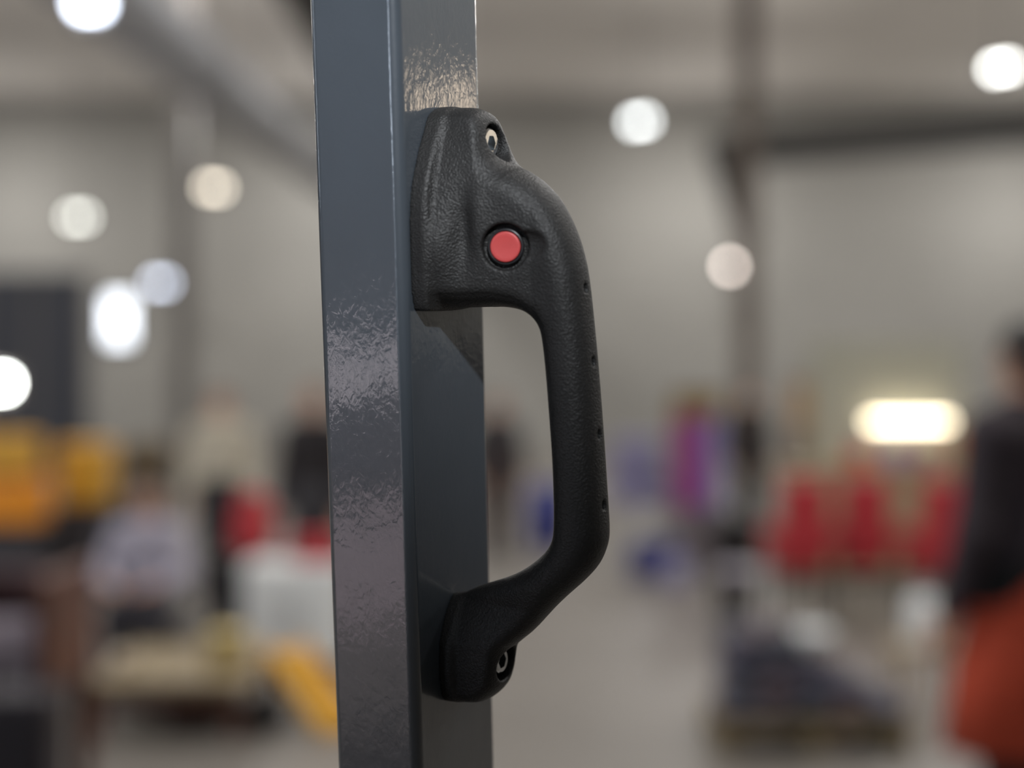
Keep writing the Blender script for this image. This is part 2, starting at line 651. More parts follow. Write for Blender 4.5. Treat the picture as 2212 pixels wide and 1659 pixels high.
F3 = ((xr[:, None, :] ** PW + Z ** PW) ** (1 / PW) - 1) * np.minimum(R, T)[:, None, :]
# mounting pads against the steel
U3, W3, V3 = gu[:, None, None], gw[None, :, None], gv[None, None, :]
WW, VV = np.meshgrid(gw, gv, indexing='ij')
for half, thick in (([(4, 110.2), (9, 108.4), (12.0, 105.4), (13.8, 101.5), (18.7, 93.5), (24.5, 81), (26.4, 72), (27.0, 60), (27.0, 40), (26.2, 33), (24, 31)], 6.5),
                    ([(3, -88), (8.5, -95), (13.2, -104), (14.2, -112), (14.2, -121), (12.4, -127.5), (8, -130.5)], 5.0)):
    ring = half + [(-a, b) for a, b in half[::-1]]
    dp = poly_dist(chaikin(ring, 2), WW, VV)[None, :, :]
    du = U3 - thick
    r = 1.2
    pad = np.sqrt(np.maximum(dp + r, 0) ** 2 + np.maximum(du + r, 0) ** 2) + np.minimum(np.maximum(dp, du) + r, 0) - r
    F3 = smin(F3, pad, 3.2)
# counterbores for the two screws
for vc, uf in ((96.2, 12.0), (-114.3, 12.5)):
    cyl = np.maximum(np.sqrt((V3 - vc) ** 2 + W3 ** 2) - 7.4, uf - U3)
    F3 = smax(F3, -cyl, 0.9)
# button recess with thumb scoop
BC = np.array([35.2, 14.9, 56.1])
BN = np.array([0.30, 0.954, 0.0])
BN /= np.linalg.norm(BN)
qx, qy, qz = U3 - BC[0], W3 - BC[1], V3 - BC[2]
hgt = qx * BN[0] + qy * BN[1] + qz * BN[2]
rad = np.sqrt(np.maximum(qx ** 2 + qy ** 2 + qz ** 2 - hgt ** 2, 0))
F3 = smax(F3, -np.maximum(rad - 8.9, -2.6 - hgt), 1.0)
SCP = np.array([45.0, 13.4, 57.0])
sx, sy, sz = U3 - SCP[0], W3 - SCP[1], V3 - SCP[2]
F3 = smax(F3, -((np.sqrt((sx / 7.5) ** 2 + (sy / 2.4) ** 2 + (sz / 5.0) ** 2) - 1) * 2.6), 0.7)
# drain holes along the outer edge of the grip
for vc in (39.6, 11.3, -17.0, -44.8):
    uo = np.interp(vc, [-55, -44.5, -17.3, 11.5, 43.6], [71, 70.4, 68.9, 66.9, 63.9]) - 2.0
    F3 = smax(F3, -np.maximum(np.sqrt(((V3 - vc) / 1.25) ** 2 + W3 ** 2) - 1.55, uo - 5 - U3), 0.35)
F3 = np.maximum(F3, -U3)
Vm, Qm = nets(F3, (gu[0], gw[0], gv[0]), HS)
me = np_mesh('grip_body', Vm * 0.001, Qm)
link('grip_body', me, plastic_mat(), handle_root)

M_zinc = mat('screw_bright_zinc', (205, 208, 210), 0.18, 1.0, var=0.05, scale=300)
M_ring = mat('button_black_ring', (24, 24, 26), 0.35)
M_red = mat('button_red_plastic', (158, 55, 54), 0.45, var=0.05, scale=300, bump=0.05, bscale=1500)
for vc, uf, rs in ((96.2, 12.0, 1.0), (-113.6, 11.6, 0.86)):
    t = bmesh.new()
    # cap screw with a six-sided socket; z of the lathe becomes u
    n = 36
    pr = [(0.0063, 0.0), (0.0063, 0.0090), (0.0060, 0.0099), (0.0052, 0.0105)]
    rings = [[(z, r * rs * math.cos(2 * PI * i / n), r * rs * math.sin(2 * PI * i / n)) for i in range(n)] for r, z in pr]
    hexr = []
    for i in range(n):
        a = 2 * PI * i / n
        k = 0.0028 / math.cos((a % (PI / 3)) - PI / 6)
        hexr.append((k * math.cos(a), k * math.sin(a)))
    rings.append([(0.0105, y, z) for y, z in hexr])
    rings.append([(0.0040, y, z) for y, z in hexr])
    add_rings(t, rings)
    bmesh.ops.recalc_face_normals(t, faces=t.faces)
    bm_obj('screw', t, M_zinc, handle_root, loc=(uf * 0.001 - 0.0004, 0, vc * 0.001))['label'] = 'bright socket screw in its bore'


def disc_part(name, m, prof, parent, n=48):
    t = bmesh.new()
    z = Vector(BN)
    x = z.orthogonal().normalized()
    y = z.cross(x)
    c0 = Vector(BC) * 0.001
    add_rings(t, [[tuple(c0 + z * h * 0.001 + (x * math.cos(2 * PI * i / n) + y * math.sin(2 * PI * i / n)) * r * 0.001) for i in range(n)] for r, h in prof])
    bmesh.ops.recalc_face_normals(t, faces=t.faces)
    o = bm_obj(name, t, m, parent, smooth=True)
    return o


o = disc_part('button_collar', M_ring, [(7.1, -2.7), (7.1, -0.9), (6.8, -0.5), (6.4, -0.4), (6.05, -0.6), (6.0, -2.6)], handle_root)
o = disc_part('push_button', M_red, [(5.85, -2.6), (5.85, 0.1), (5.7, 0.32), (5.4, 0.40), (4.2, 0.28), (2.5, 0.16), (0.3, 0.12)], handle_root)
o['label'] = 'round red push button'


# ------------------------------------------------------------------ lamps in view
def twin_flood(label, px, py, Y, color, power, half=0.085, rad=0.075, tilt=0.0, mount='ceiling'):
    """flood lamp with two round reflectors side by side, hung from the roof or fixed to the wall"""
    p = at(px, py, Y)
    t = thing('flood_lamp', label, 'lamp', p)
    h = M_steel
    e = mat('lamp_glow_%d_%d_%d_%d' % (color + (int(power * 10),)), color, 0.3, var=0.0, emit=power)
    bm = bmesh.new()
    add_box(bm, -half * 2 - 0.05, half * 2 + 0.05, 0.05, 0.19, -0.13, 0.13, 0.02)
    o1 = bm_obj('lamp_housing', bm, h, t)
    o1.rotation_euler = (0, tilt, 0)
    for s in (-1, 1):
        b2 = bmesh.new()
        n = 24
        add_rings(b2, [[(s * half + r * math.cos(2 * PI * i / n), yv, r * math.sin(2 * PI * i / n)) for i in range(n)]
                       for r, yv in ((rad * 1.06, 0.05), (rad * 1.06, 0.01), (rad, 0.0))])
        bmesh.ops.recalc_face_normals(b2, faces=b2.faces)
        o2 = bm_obj('lamp_lens', b2, e, t)
        o2.rotation_euler = (0, tilt, 0)
    b3 = bmesh.new()
    if mount == 'ceiling':
        add_tube(b3, (0, 0.12, 0.1), (0, 0.12, HALL_Z - p.z), 0.015)
    elif mount == 'wall':
        add_tube(b3, (0, 0.15, 0), (0, Y1 - p.y, 0), 0.03)
    else:
        add_tube(b3, (0, 0.12, -0.1), (0, 0.12, -p.z + 0.02), 0.02)
        add_lathe(b3, [(0.25, -p.z), (0.25, -p.z + 0.02), (0.03, -p.z + 0.04)], 20, 0, 0.12, 0)
    bm_obj('lamp_mount', b3, h, t)
    return t


twin_flood('cold white twin lamp in the top left corner of the hall', 190, 4, 9, (228, 238, 255), 13, half=0.035, rad=0.055)
twin_flood('neutral white twin lamp high on the far left wall side', 168, 469, 30, (226, 228, 220), 9, half=0.105, rad=0.075)
twin_flood('warm white twin lamp hanging left of the post', 461, 405, 28, (235, 224, 205), 9, half=0.095, rad=0.07, tilt=0.08)
twin_flood('bluish twin lamp just right of the bright window', 345, 611, 33, (205, 214, 232), 9, half=0.11, rad=0.08, mount='wall')
twin_flood('white lamp on a stand at the left edge', -4, 828, 14, (244, 248, 244), 45, half=0.04, rad=0.06, mount='floor')
twin_flood('white twin lamp hanging right of the handle top', 1382, 262, 26, (238, 243, 243), 13, half=0.09, rad=0.065, tilt=-0.14)
twin_flood('white twin lamp at the right edge near the top', 2165, 145, 20, (242, 243, 238), 18, half=0.085, rad=0.055, tilt=-0.16)
twin_flood('warm twin lamp on the back wall above the brown column', 1587, 577, 33, (250, 236, 226), 12, half=0.11, rad=0.08, tilt=0.2, mount='wall')

# wall flood on the right wall and an added white platform behind the visitor (both mirrored in the post's paint)
t = thing('wall_flood', 'warm white rectangular flood lamp on the right wall', 'lamp', (X1, 9.5, 4.2))
box('lamp_housing', M_steel, t, -0.22, 0, -0.5, 0.5, -0.4, 0.4, 0.02)
box('lamp_glass', mat('flood_glass', (255, 232, 204), 0.3, var=0, emit=5.5), t, -0.235, -0.22, -0.44, 0.44, -0.34, 0.34, 0)
t = thing('reflector', 'added low white platform of two boards behind the viewer, on the left', 'reflector', (-5.70, -2.28, 0), math.radians(27.0))
M_pw = mat('reflector_white', (225, 220, 222), 0.5, var=0.03)
for a, b in ((-1.2, -0.105), (-0.06, 1.2)):
    box('board', M_pw, t, -0.75, 0.75, a, b, 0.41, 0.45, 0.004)
    box('dark_skirt', M_steel_d, t, -0.74, 0.74, a + 0.01, b - 0.01, 0.0, 0.41, 0)  # dark fronts, added for the dark band below the mirrored patch

t = thing('added_strip', 'added pale grey strip on the floor before the white platform', 'added_strip', (-4.28, -1.56, 0), math.radians(27.0))  # invented strip, mirrored as the lower pale patch on the post
M_added_strip = mat('added_strip_pale', (168, 156, 160), 0.95, var=0.06, scale=60, bump=0.3, bscale=200)
for k_ in range(4):
    box('added_strip_tile', M_added_strip, t, -0.66, 0.66, -1.2 + k_ * 0.6 + 0.003, -0.6 + k_ * 0.6 - 0.003, 0.0, 0.008, 0.002)
t = thing('dark_reflection_screen', 'added dark navy screen on the right, outside the picture', 'partition', (6.6, 4.7, 0), math.radians(-58.0))  # added out of view to darken the right face's reflection
M_navy = mat('screen_navy', (34, 36, 54), 0.7)
for k_ in range(3):
    box('panel', M_navy, t, -1.8 + k_ * 1.2 + 0.02, -0.6 + k_ * 1.2 - 0.02, -0.02, 0.02, 0.05, 1.52, 0.004)
for k_ in range(4):
    box('upright', M_steel_d, t, -1.8 + k_ * 1.2 - 0.025, -1.8 + k_ * 1.2 + 0.025, -0.03, 0.03, 0, 1.56, 0)

# air duct under the roof, left
t = thing('air_duct', 'pale round air duct running away under the roof on the left', 'duct', (-3.3, 10, 4.75))
bm = bmesh.new()
add_tube(bm, (0, 0, 0), (0.2, 23.5, 0.65), 0.33, n=28)
bm_obj('duct_pipe', bm, mat('duct_zinc', (172, 174, 178), 0.45, 0.3, var=0.08, scale=2), t, smooth=True)
for k in range(6):
    f = k / 5.0 * 0.9 + 0.04
    b2 = bmesh.new()
    add_tube(b2, (0.2 * f, 23.5 * f, 0.65 * f), (0.2 * f + 0.0005, 23.5 * f + 0.06, 0.65 * f + 0.0016), 0.35, n=28)
    bm_obj('duct_flange', b2, M_steel, t)
    b2 = bmesh.new()
    add_tube(b2, (0.2 * f, 23.5 * f + 0.03, 0.65 * f + 0.34), (0.2 * f, 23.5 * f + 0.03, HALL_Z - 4.75), 0.012)
    bm_obj('hanger', b2, M_steel, t)


# ------------------------------------------------------------------ people
def bone(a, b, r0, r1, *s):
    return (a, b, r0, r1) + s


def person(label, loc, rz, hgt, top, bottom, hair, skin=(196, 152, 128), seated=False, skirt=None, long_hair=False, shoe=(26, 24, 26),
           bag=None):
    """local frame: faces -Y, feet at z = 0; one continuous body, clothes and hair as parts"""
    k = hgt / 1.72
    root = thing('person', label, 'person', loc, rz)
    z = lambda v: v * k
    hip, knee_z = (0.93, 0.50) if not seated else (0.50, 0.50)
    dz = 0.0 if not seated else 0.50 - 0.93
    sk = mat('skin_%d_%d_%d' % skin, skin, 0.55, var=0.05, scale=30)
    P = lambda x, y, zz: (x * k, y * k, zz * k)
    body, shirt, trs = [], [], []
    # head, neck, nose, ears
    hz = 1.60 + dz
    body.append(bone(P(0, 0.0, hz + 0.015), P(0, -0.012, hz - 0.055), 0.088 * k, 0.066 * k, (0.92, 1.08, 1.0), 0.02))
    body.append(bone(P(0, -0.095, hz), P(0, -0.112, hz - 0.03), 0.008 * k, 0.014 * k, (1, 1, 1), 0.012))
    for s in (-1, 1):
        body.append(bone(P(s * 0.083, 0.005, hz + 0.015), P(s * 0.083, 0.005, hz - 0.02), 0.016 * k, 0.012 * k, (0.6, 1, 1), 0.008))
    body.append(bone(P(0, 0.012, hz - 0.08), P(0, 0.015, 1.43 + dz), 0.055 * k, 0.06 * k))
    # trunk
    tr = [bone(P(-0.15, 0.01, 1.38 + dz), P(0.15, 0.01, 1.38 + dz), 0.072 * k, 0.072 * k),
          bone(P(0, 0.0, 1.36 + dz), P(0, 0.0, 1.12 + dz), 0.135 * k, 0.125 * k, (1.22, 0.82, 1)),
          bone(P(0, 0.0, 1.12 + dz), P(0, 0.0, 0.95 + dz), 0.122 * k, 0.14 * k, (1.18, 0.85, 1))]
    body += tr
    shirt += [b[:2] + (b[2] + 0.014, b[3] + 0.014) + b[4:] for b in tr]
    hips = [bone(P(0, 0.0, 0.98 + dz), P(0, 0.0, 0.90 + dz), 0.135 * k, 0.14 * k, (1.22, 0.9, 1))]
    body += hips
    trs += [b[:2] + (b[2] + 0.013, b[3] + 0.013) + b[4:] for b in hips]
    for s in (-1, 1):
        sh = P(s * 0.185, 0.01, 1.385 + dz)
        if seated:
            el, wr = P(s * 0.27, -0.10, 1.12 + dz), P(s * 0.14, -0.36, 1.09 + dz)
        else:
            el, wr = P(s * 0.245, 0.02, 1.10), P(s * 0.25, -0.07, 0.86)
        arm = [bone(sh, el, 0.052 * k, 0.041 * k), bone(el, wr, 0.040 * k, 0.028 * k)]
        body += arm
        shirt += [b[:2] + (b[2] + 0.014, b[3] + 0.014) for b in (arm[0], (el, tuple(np.array(el) + 0.92 * (np.array(wr) - np.array(el))), 0.042 * k, 0.034 * k))]
        d = np.array(wr) - np.array(el)
        d /= np.linalg.norm(d)
        wrv = np.array(wr)
        palm = wrv + d * 0.085 * k
        body.append(bone(tuple(wrv), tuple(palm), 0.028 * k, 0.034 * k, (0.75, 1.1, 1.0)) if not seated else bone(tuple(wrv), tuple(palm), 0.028 * k, 0.034 * k, (1.1, 1, 0.75)))
        side = np.array((0, 1.0, 0)) if not seated else np.array((1.0, 0, 0))
        for q, ln in ((-0.028, 0.062), (-0.010, 0.075), (0.009, 0.07), (0.027, 0.055)):
            b0 = palm + side * q * k
            b1 = b0 + d * ln * 0.55 * k
            b2 = b1 + (d * 0.8 + np.array((-s * 0.5, 0, -0.2))) * ln * 0.5 * k
            body.append(bone(tuple(b0), tuple(b1), 0.0105 * k, 0.0095 * k, (1, 1, 1), 0.004))
            body.append(bone(tuple(b1), tuple(b2), 0.0095 * k, 0.008 * k, (1, 1, 1), 0.004))
        t0 = wrv + d * 0.03 * k - side * 0.025 * k
        body.append(bone(tuple(t0), tuple(t0 + (d * 0.7 - side * 0.7) * 0.055 * k), 0.013 * k, 0.009 * k, (1, 1, 1), 0.006))
        # legs
        if seated:
            hp, kn, an = P(s * 0.09, 0, 0.50), P(s * 0.12, -0.43, 0.48), P(s * 0.12, -0.40, 0.09)
        else:
            hp, kn, an = P(s * 0.088, 0, 0.92), P(s * 0.095, -0.01, 0.49), P(s * 0.10, 0.02, 0.09)
        leg = [bone(hp, kn, 0.088 * k, 0.058 * k), bone(kn, an, 0.056 * k, 0.038 * k)]
        body += leg
        trs += [b[:2] + (b[2] + 0.016, b[3] + 0.022) for b in leg]
        toe = (an[0], an[1] - 0.14 * k, 0.035 * k)
        body.append(bone((an[0], an[1] + 0.02 * k, 0.045 * k), toe, 0.037 * k, 0.03 * k))
    h = 0.014 * k
    link('body', blob_mesh('body', body, 0.0115 * k, 0.03), sk, root)
    link('shirt', blob_mesh('shirt', shirt, h, 0.03), mat('cloth_%d_%d_%d' % top, top, 0.85, var=0.15, scale=20, bump=0.3, bscale=40), root)
    mt = mat('cloth_%d_%d_%d' % bottom, bottom, 0.85, var=0.15, scale=20, bump=0.3, bscale=40)
    link('trousers', blob_mesh('trousers', trs, h, 0.03), mt, root)
    hm = mat('hair_%d_%d_%d' % hair, hair, 0.5, var=0.25, scale=60, bump=0.5, bscale=120)
    hc = [bone(P(0, 0.012, hz + 0.03), P(0, 0.03, hz - 0.01), 0.096 * k, 0.085 * k, (0.94, 1.06, 1.0), 0.02)]
    if long_hair:
        hc += [bone(P(0, 0.05, hz), P(0, 0.075, hz - 0.26), 0.085 * k, 0.06 * k, (1.15, 0.6, 1))]
    lim = hz
    link('hair', blob_mesh('hair', hc, 0.011 * k, 0.03, cut=lambda X, Y, Z: (lim * k + 0.03 * k - Z) * 0.7 - (Y + 0.045 * k) * 0.9), hm, root)
    for s in (-1, 1):
        ey = bmesh.new()
        bmesh.ops.create_icosphere(ey, subdivisions=2, radius=0.011 * k, matrix=Matrix.Translation(P(s * 0.033, -0.085, hz + 0.012)))
        bm_obj('eye', ey, mat('eye_dark', (40, 30, 26), 0.2), root, smooth=True)
    mo = bmesh.new()
    bmesh.ops.create_icosphere(mo, subdivisions=2, radius=0.02 * k, matrix=Matrix.Translation(P(0, -0.078, hz - 0.062)) @ Matrix.Diagonal((1, 0.4, 0.3, 1)))
    bm_obj('mouth', mo, mat('lip_rose', (150, 88, 82), 0.5), root, smooth=True)
    for s in (-1, 1):
        an = P(s * 0.12, -0.40, 0.09) if seated else P(s * 0.10, 0.02, 0.09)
        sh = [bone((an[0], an[1] + 0.03 * k, 0.052 * k), (an[0], an[1] - 0.15 * k, 0.042 * k), 0.05 * k, 0.04 * k)]
        me_ = blob_mesh('shoe', sh, 0.012 * k, 0.02, cut=lambda X, Y, Z: -Z)
        link('shoe', me_, mat('shoe_%d_%d_%d' % shoe, shoe, 0.5), root)
    if skirt:
        bm_ = bmesh.new()
        add_lathe(bm_, [(0.15 * k, 1.02 * k), (0.185 * k, 0.93 * k), (0.235 * k, 0.70 * k), (0.27 * k, 0.46 * k), (0.255 * k, 0.46 * k), (0.2 * k, 0.72 * k), (0.14 * k, 1.0 * k)], 40)
        for v in bm_.verts:
            v.co.y *= 0.8
            a = math.atan2(v.co.y, v.co.x)
            f = 1 + 0.05 * math.sin(a * 9) * max(0, (0.95 * k - v.co.z))
            v.co.x *= f
            v.co.y *= f
        bmesh.ops.recalc_face_normals(bm_, faces=bm_.faces)
        bm_obj('skirt', bm_, mat('cloth_%d_%d_%d' % skirt, skirt, 0.85, var=0.15, scale=20, bump=0.3, bscale=40), root, smooth=True)
    return root


g = lambda px, Y: (at(px, 0, Y).x, Y, 0.0)
person('person in black top and orange skirt with black hair at the right edge', g(2222, 4.6), PI + 0.5, 1.80, (64, 56, 62), (24, 22, 24), (22, 18, 18),
       skirt=(186, 70, 42))
person('short dark-haired person in dark clothes seen between post and grip', g(1076, 13.6), 0.4, 1.50, (52, 48, 50), (58, 44, 42), (30, 24, 22))
person('person in black jacket and grey trousers left of the post', g(678, 9.5), -0.3, 1.60, (34, 30, 32), (62, 62, 66), (92, 76, 64))
person('person in cream shirt standing behind the grey-shirted seated person', g(476, 10.6), 0.2, 1.56, (196, 188, 170), (48, 46, 50), (104, 84, 66))
seat_y = 8.05
person('seated person in lavender-grey shirt behind the low wooden table', g(318, seat_y), 0.0, 1.41, (166, 162, 176), (52, 50, 58), (150, 128, 106),
       seated=True)
person('person in black clothes standing in front of the brown column', g(1618, 15.5), 0.3, 1.58, (48, 40, 38), (40, 38, 38), (60, 44, 36))

# ------------------------------------------------------------------ left part of the stands
M_wood = mat('table_oak', (150, 136, 110), 0.5, var=0.22, scale=9)
M_wood_b = mat('wood_brown', (92, 54, 38), 0.5, var=0.25, scale=9)
M_black = mat('black_matt', (30, 28, 30), 0.6)
M_dark = mat('dark_grey_laminate', (58, 56, 60), 0.6)
M_white = mat('white_enamel', (238, 241, 240), 0.4, var=0.04)
M_yel = mat('yellow_enamel', (212, 160, 48), 0.6, var=0.10)
M_amb = mat('amber_enamel', (232, 148, 30), 0.6, var=0.10)
M_redm = mat('red_vinyl', (178, 46, 54), 0.6, var=0.12)
M_tyre = mat('rubber_black', (24, 24, 24), 0.7)


def table(name, label, cat, x0, x1, y0, y1, top_z, mt, ml, th=0.045, leg=0.05, apron=True, group=None):
    cx, cy = (x0 + x1) / 2, (y0 + y1) / 2
    t = thing(name, label, cat, (cx, cy, 0), group=group)
    a, b = (x1 - x0) / 2, (y1 - y0) / 2
    box('table_top', mt, t, -a, a, -b, b, top_z - th, top_z, 0.008)
    for sx in (-1, 1):
        for sy in (-1, 1):
            lx, ly = sx * (a - leg), sy * (b - leg)
            box('leg', ml, t, lx - leg / 2, lx + leg / 2, ly - leg / 2, ly + leg / 2, 0, top_z - th, 0.004)
    if apron:
        for sy in (-1, 1):
            box('apron', ml, t, -a + leg, a - leg, sy * (b - leg) - 0.01, sy * (b - leg) + 0.01, top_z - th - 0.09, top_z - th, 0)
    return t


table('low_table', 'low oak table in front of the lavender-shirted person', 'table', at(185, 0, 6.6).x, at(530, 0, 6.6).x, 6.6, 7.5, 0.28, M_wood, M_wood_b)
# bench for the seated person
bx = at(318, 0, seat_y).x
t = thing('bench', 'dark upholstered stool under the seated lavender-shirted person', 'stool', (bx, seat_y + 0.05, 0))
box('seat', M_dark, t, -0.2, 0.2, -0.16, 0.2, 0.22, 0.285, 0.02)
for sx in (-1, 1):
    for sy in (-1, 1):
        bm = bmesh.new()
        add_tube(bm, (sx * 0.16, 0.02 + sy * 0.13, 0.23), (sx * 0.18, 0.02 + sy * 0.15, 0), 0.016)
        bm_obj('leg', bm, M_black, t)
# straw-coloured carton at the table's right end
t = thing('carton', 'straw-yellow carton standing on the right end of the oak table', 'box', (at(487, 0, 6.85).x, 6.9, 0.28))
box('carton_body', mat('straw_card', (168, 148, 96), 0.7), t, -0.08, 0.08, -0.12, 0.12, 0, 0.16, 0.003)
box('flap', mat('straw_card_edge', (196, 176, 116), 0.7), t, -0.075, 0.075, -0.118, 0.0, 0.1605, 0.164, 0)
box('flap', MATS['straw_card_edge'], t, -0.075, 0.075, 0.002, 0.118, 0.1605, 0.164, 0)
t = thing('cup', 'pale beige cup at the left on the oak table', 'cup', (at(262, 0, 6.8).x, 6.8, 0.28))
bm = bmesh.new()
add_lathe(bm, [(0.035, 0), (0.045, 0.09), (0.041, 0.09), (0.032, 0.008)], 24)
bm_obj('cup_wall', bm, mat('beige_ceramic', (196, 180, 160), 0.4), t, smooth=True)
bm = bmesh.new()
for k_ in range(8):
    a0, a1 = -PI / 2 + PI * k_ / 8, -PI / 2 + PI * (k_ + 1) / 8
    add_tube(bm, (0.038 + 0.025 * math.cos(a0), 0, 0.047 + 0.028 * math.sin(a0)), (0.038 + 0.025 * math.cos(a1), 0, 0.047 + 0.028 * math.sin(a1)), 0.005, n=8)
bm_obj('cup_handle', bm, MATS['beige_ceramic'], t, smooth=True)


def crate(name, label, cat, loc, sx, sy, sz, m, rim=0.02, group=None, rz=0.0, lid=None):
    """moulded crate: walls with ribs, rim and two grip slots' bars"""
    t = thing(name, label, cat, loc, rz, group)
    bm = bmesh.new()
    add_box(bm, -sx / 2, sx / 2, -sy / 2, sy / 2, 0, sz, min(sx, sy, sz) * 0.10, 3)
    bm_obj('shell', bm, m, t, smooth=False)
    bm = bmesh.new()
    e = 0.008
    for (a, b, c, d) in ((-sx / 2 - e, sx / 2 + e, -sy / 2 - e, -sy / 2 + 0.01), (-sx / 2 - e, sx / 2 + e, sy / 2 - 0.01, sy / 2 + e),
                         (-sx / 2 - e, -sx / 2 + 0.01, -sy / 2, sy / 2), (sx / 2 - 0.01, sx / 2 + e, -sy / 2, sy / 2)):
        add_box(bm, a, b, c, d, sz * 0.78, sz * 0.78 + rim, 0.003)
    bm_obj('rim', bm, lid or m, t)
    bm = bmesh.new()
    for kx in (-0.3, 0.0, 0.3):
        add_box(bm, kx * sx - 0.01, kx * sx + 0.01, -sy / 2 - 0.006, -sy / 2 + 0.004, sz * 0.12, sz * 0.74, 0.002)
    bm_obj('ribs', bm, m, t)
    bm = bmesh.new()
    add_tube(bm, (-sx * 0.2, 0, sz + 0.03), (sx * 0.2, 0, sz + 0.03), 0.01)
    add_tube(bm, (-sx * 0.2, 0, sz - 0.01), (-sx * 0.2, 0, sz + 0.03), 0.01)
    add_tube(bm, (sx * 0.2, 0, sz - 0.01), (sx * 0.2, 0, sz + 0.03), 0.01)
    bm_obj('carry_handle', bm, M_black, t)
    return t


def plinth(label, loc, sx, sy, sz, m=None):
    t = thing('plinth', label, 'plinth', loc)
    box('plinth_body', m or M_dark, t, -sx / 2 + 0.015, sx / 2 - 0.015, -sy / 2 + 0.015, sy / 2 - 0.015, 0.06, sz - 0.03, 0.004)
    box('plinth_top', m or M_dark, t, -sx / 2, sx / 2, -sy / 2, sy / 2, sz - 0.03, sz, 0.004)
    box('kickboard', M_black, t, -sx / 2 + 0.04, sx / 2 - 0.04, -sy / 2 + 0.04, sy / 2 - 0.04, 0, 0.06, 0)
    return t


p = at(22, 0, 11)
plinth('dark grey plinth under the two stacked yellow cases at the left edge', (p.x, 11, 0), 0.54, 0.5, 0.56)
crate('tool_case', 'amber tool case on the left plinth, lower of the two', 'case', (p.x, 11, 0.56), 0.50, 0.36, 0.34, M_amb)
crate('tool_case', 'yellow tool case on the left plinth, upper of the two', 'case', (p.x - 0.03, 11, 0.942), 0.44, 0.34, 0.27, M_yel)
p = at(188, 0, 11.6)
plinth('dark grey plinth under the single yellow case', (p.x, 11.6, 0), 0.44, 0.5, 0.66)
crate('tool_case', 'single yellow tool case on the plinth right of the stacked pair', 'case', (p.x, 11.6, 0.66), 0.38, 0.34, 0.48, M_yel)
p = at(318, 0, 12.6)
plinth('dark grey plinth under the brown carton', (p.x, 12.6, 0), 0.42, 0.42, 0.86)
crate('tool_case', 'olive-brown tool case behind the seated person', 'case', (p.x, 12.6, 0.86), 0.36, 0.32, 0.24, mat('olive_plastic', (104, 88, 60), 0.5))

# red bag on black plinth
p = at(546, 0, 9)
plinth('black plinth under the red bag', (p.x, 9, 0), 0.42, 0.42, 0.54, M_black)
t = thing('backpack', 'red backpack standing on the black plinth', 'bag', (p.x, 9, 0.54))
link('bag_body', blob_mesh('bag_body', [bone((0, 0, 0.12), (0, 0.01, 0.30), 0.13, 0.11, (1.0, 0.75, 1))], 0.01, cut=lambda X, Y, Z: -Z), M_redm, t)
link('front_pocket', blob_mesh('front_pocket', [bone((-0.04, -0.10, 0.09), (0.04, -0.10, 0.09), 0.055, 0.055, (1, 0.6, 1))], 0.008), M_redm, t)
for s in (-1, 1):
    bm = bmesh.new()
    for k_ in range(8):
        a0, a1 = -PI / 2 + PI * k_ / 8, -PI / 2 + PI * (k_ + 1) / 8
        add_tube(bm, (s * 0.06, 0.08 + 0.05 * math.cos(a0), 0.2 + 0.14 * math.sin(a0)), (s * 0.06, 0.08 + 0.05 * math.cos(a1), 0.2 + 0.14 * math.sin(a1)), 0.012, n=8)
    bm_obj('strap', bm, M_black, t)

# white cabinet with red cushion
p = at(640, 0, 8.4)
t = thing('cabinet', 'low white two-door cabinet just left of the post', 'cabinet', (p.x, 8.4, 0))
box('cabinet_body', M_white, t, -0.27, 0.27, -0.2, 0.2, 0.05, 0.60, 0.008)
box('kickboard', M_dark, t, -0.25, 0.25, -0.17, 0.18, 0, 0.05, 0)
for s in (-1, 1):
    d = box('door', M_white, t, -0.13, 0.13, -0.009, 0.009, 0.07, 0.58, 0.004)
    d.location = (s * 0.134, -0.209, 0)
    bm = bmesh.new()
    add_tube(bm, (-s * 0.1, -0.025, 0.28), (-s * 0.1, -0.025, 0.40), 0.006)
    bm_obj('door_handle', bm, M_steel, d)
t = thing('toolbox', 'red toolbox lying on the white cabinet', 'toolbox', (at(690, 0, 8.4).x, 8.4, 0.60))
box('box_body', M_redm, t, -0.13, 0.13, -0.10, 0.10, 0, 0.10, 0.006)
box('lid', M_redm, t, -0.135, 0.135, -0.105, 0.105, 0.10, 0.14, 0.008)
bm = bmesh.new()
for a, b in (((-0.06, 0, 0.13), (-0.06, 0, 0.165)), ((-0.06, 0, 0.165), (0.06, 0, 0.165)), ((0.06, 0, 0.165), (0.06, 0, 0.13))):
    add_tube(bm, a, b, 0.007)
bm_obj('carry_handle', bm, M_black, t)

# yellow loading ramp leaning on the cabinet side
pa, pb = at(612, 1405, 7.2), at(742, 1590, 6.75)
t = thing('loading_ramp', 'yellow metal ramp leaning between white cabinet and floor beside the post', 'ramp', (pb.x, pb.y, 0))
d = Vector((pa.x - pb.x, pa.y - pb.y, pa.z))
Mx = d.to_track_quat('Y', 'Z').to_matrix().to_4x4()


def ramp_box(name, m, a, b, c, e, f, h_):
    t0 = bmesh.new()
    add_box(t0, a, b, c, e, f, h_, 0.003)
    bm0 = bmesh.new()
    merge(bm0, t0, Mx)
    return bm_obj(name, bm0, m, t)


ramp_box('ramp_deck', M_yel, -0.09, 0.09, 0.02, d.length, -0.01, 0.01)
for s in (-1, 1):
    ramp_box('side_rail', M_yel, s * 0.095 - 0.012, s * 0.095 + 0.012, 0.02, d.length, -0.02, 0.05)
for k_ in range(6):
    ramp_box('rung', M_yel, -0.08, 0.08, 0.06 + k_ * 0.08, 0.075 + k_ * 0.08, 0.01, 0.018)
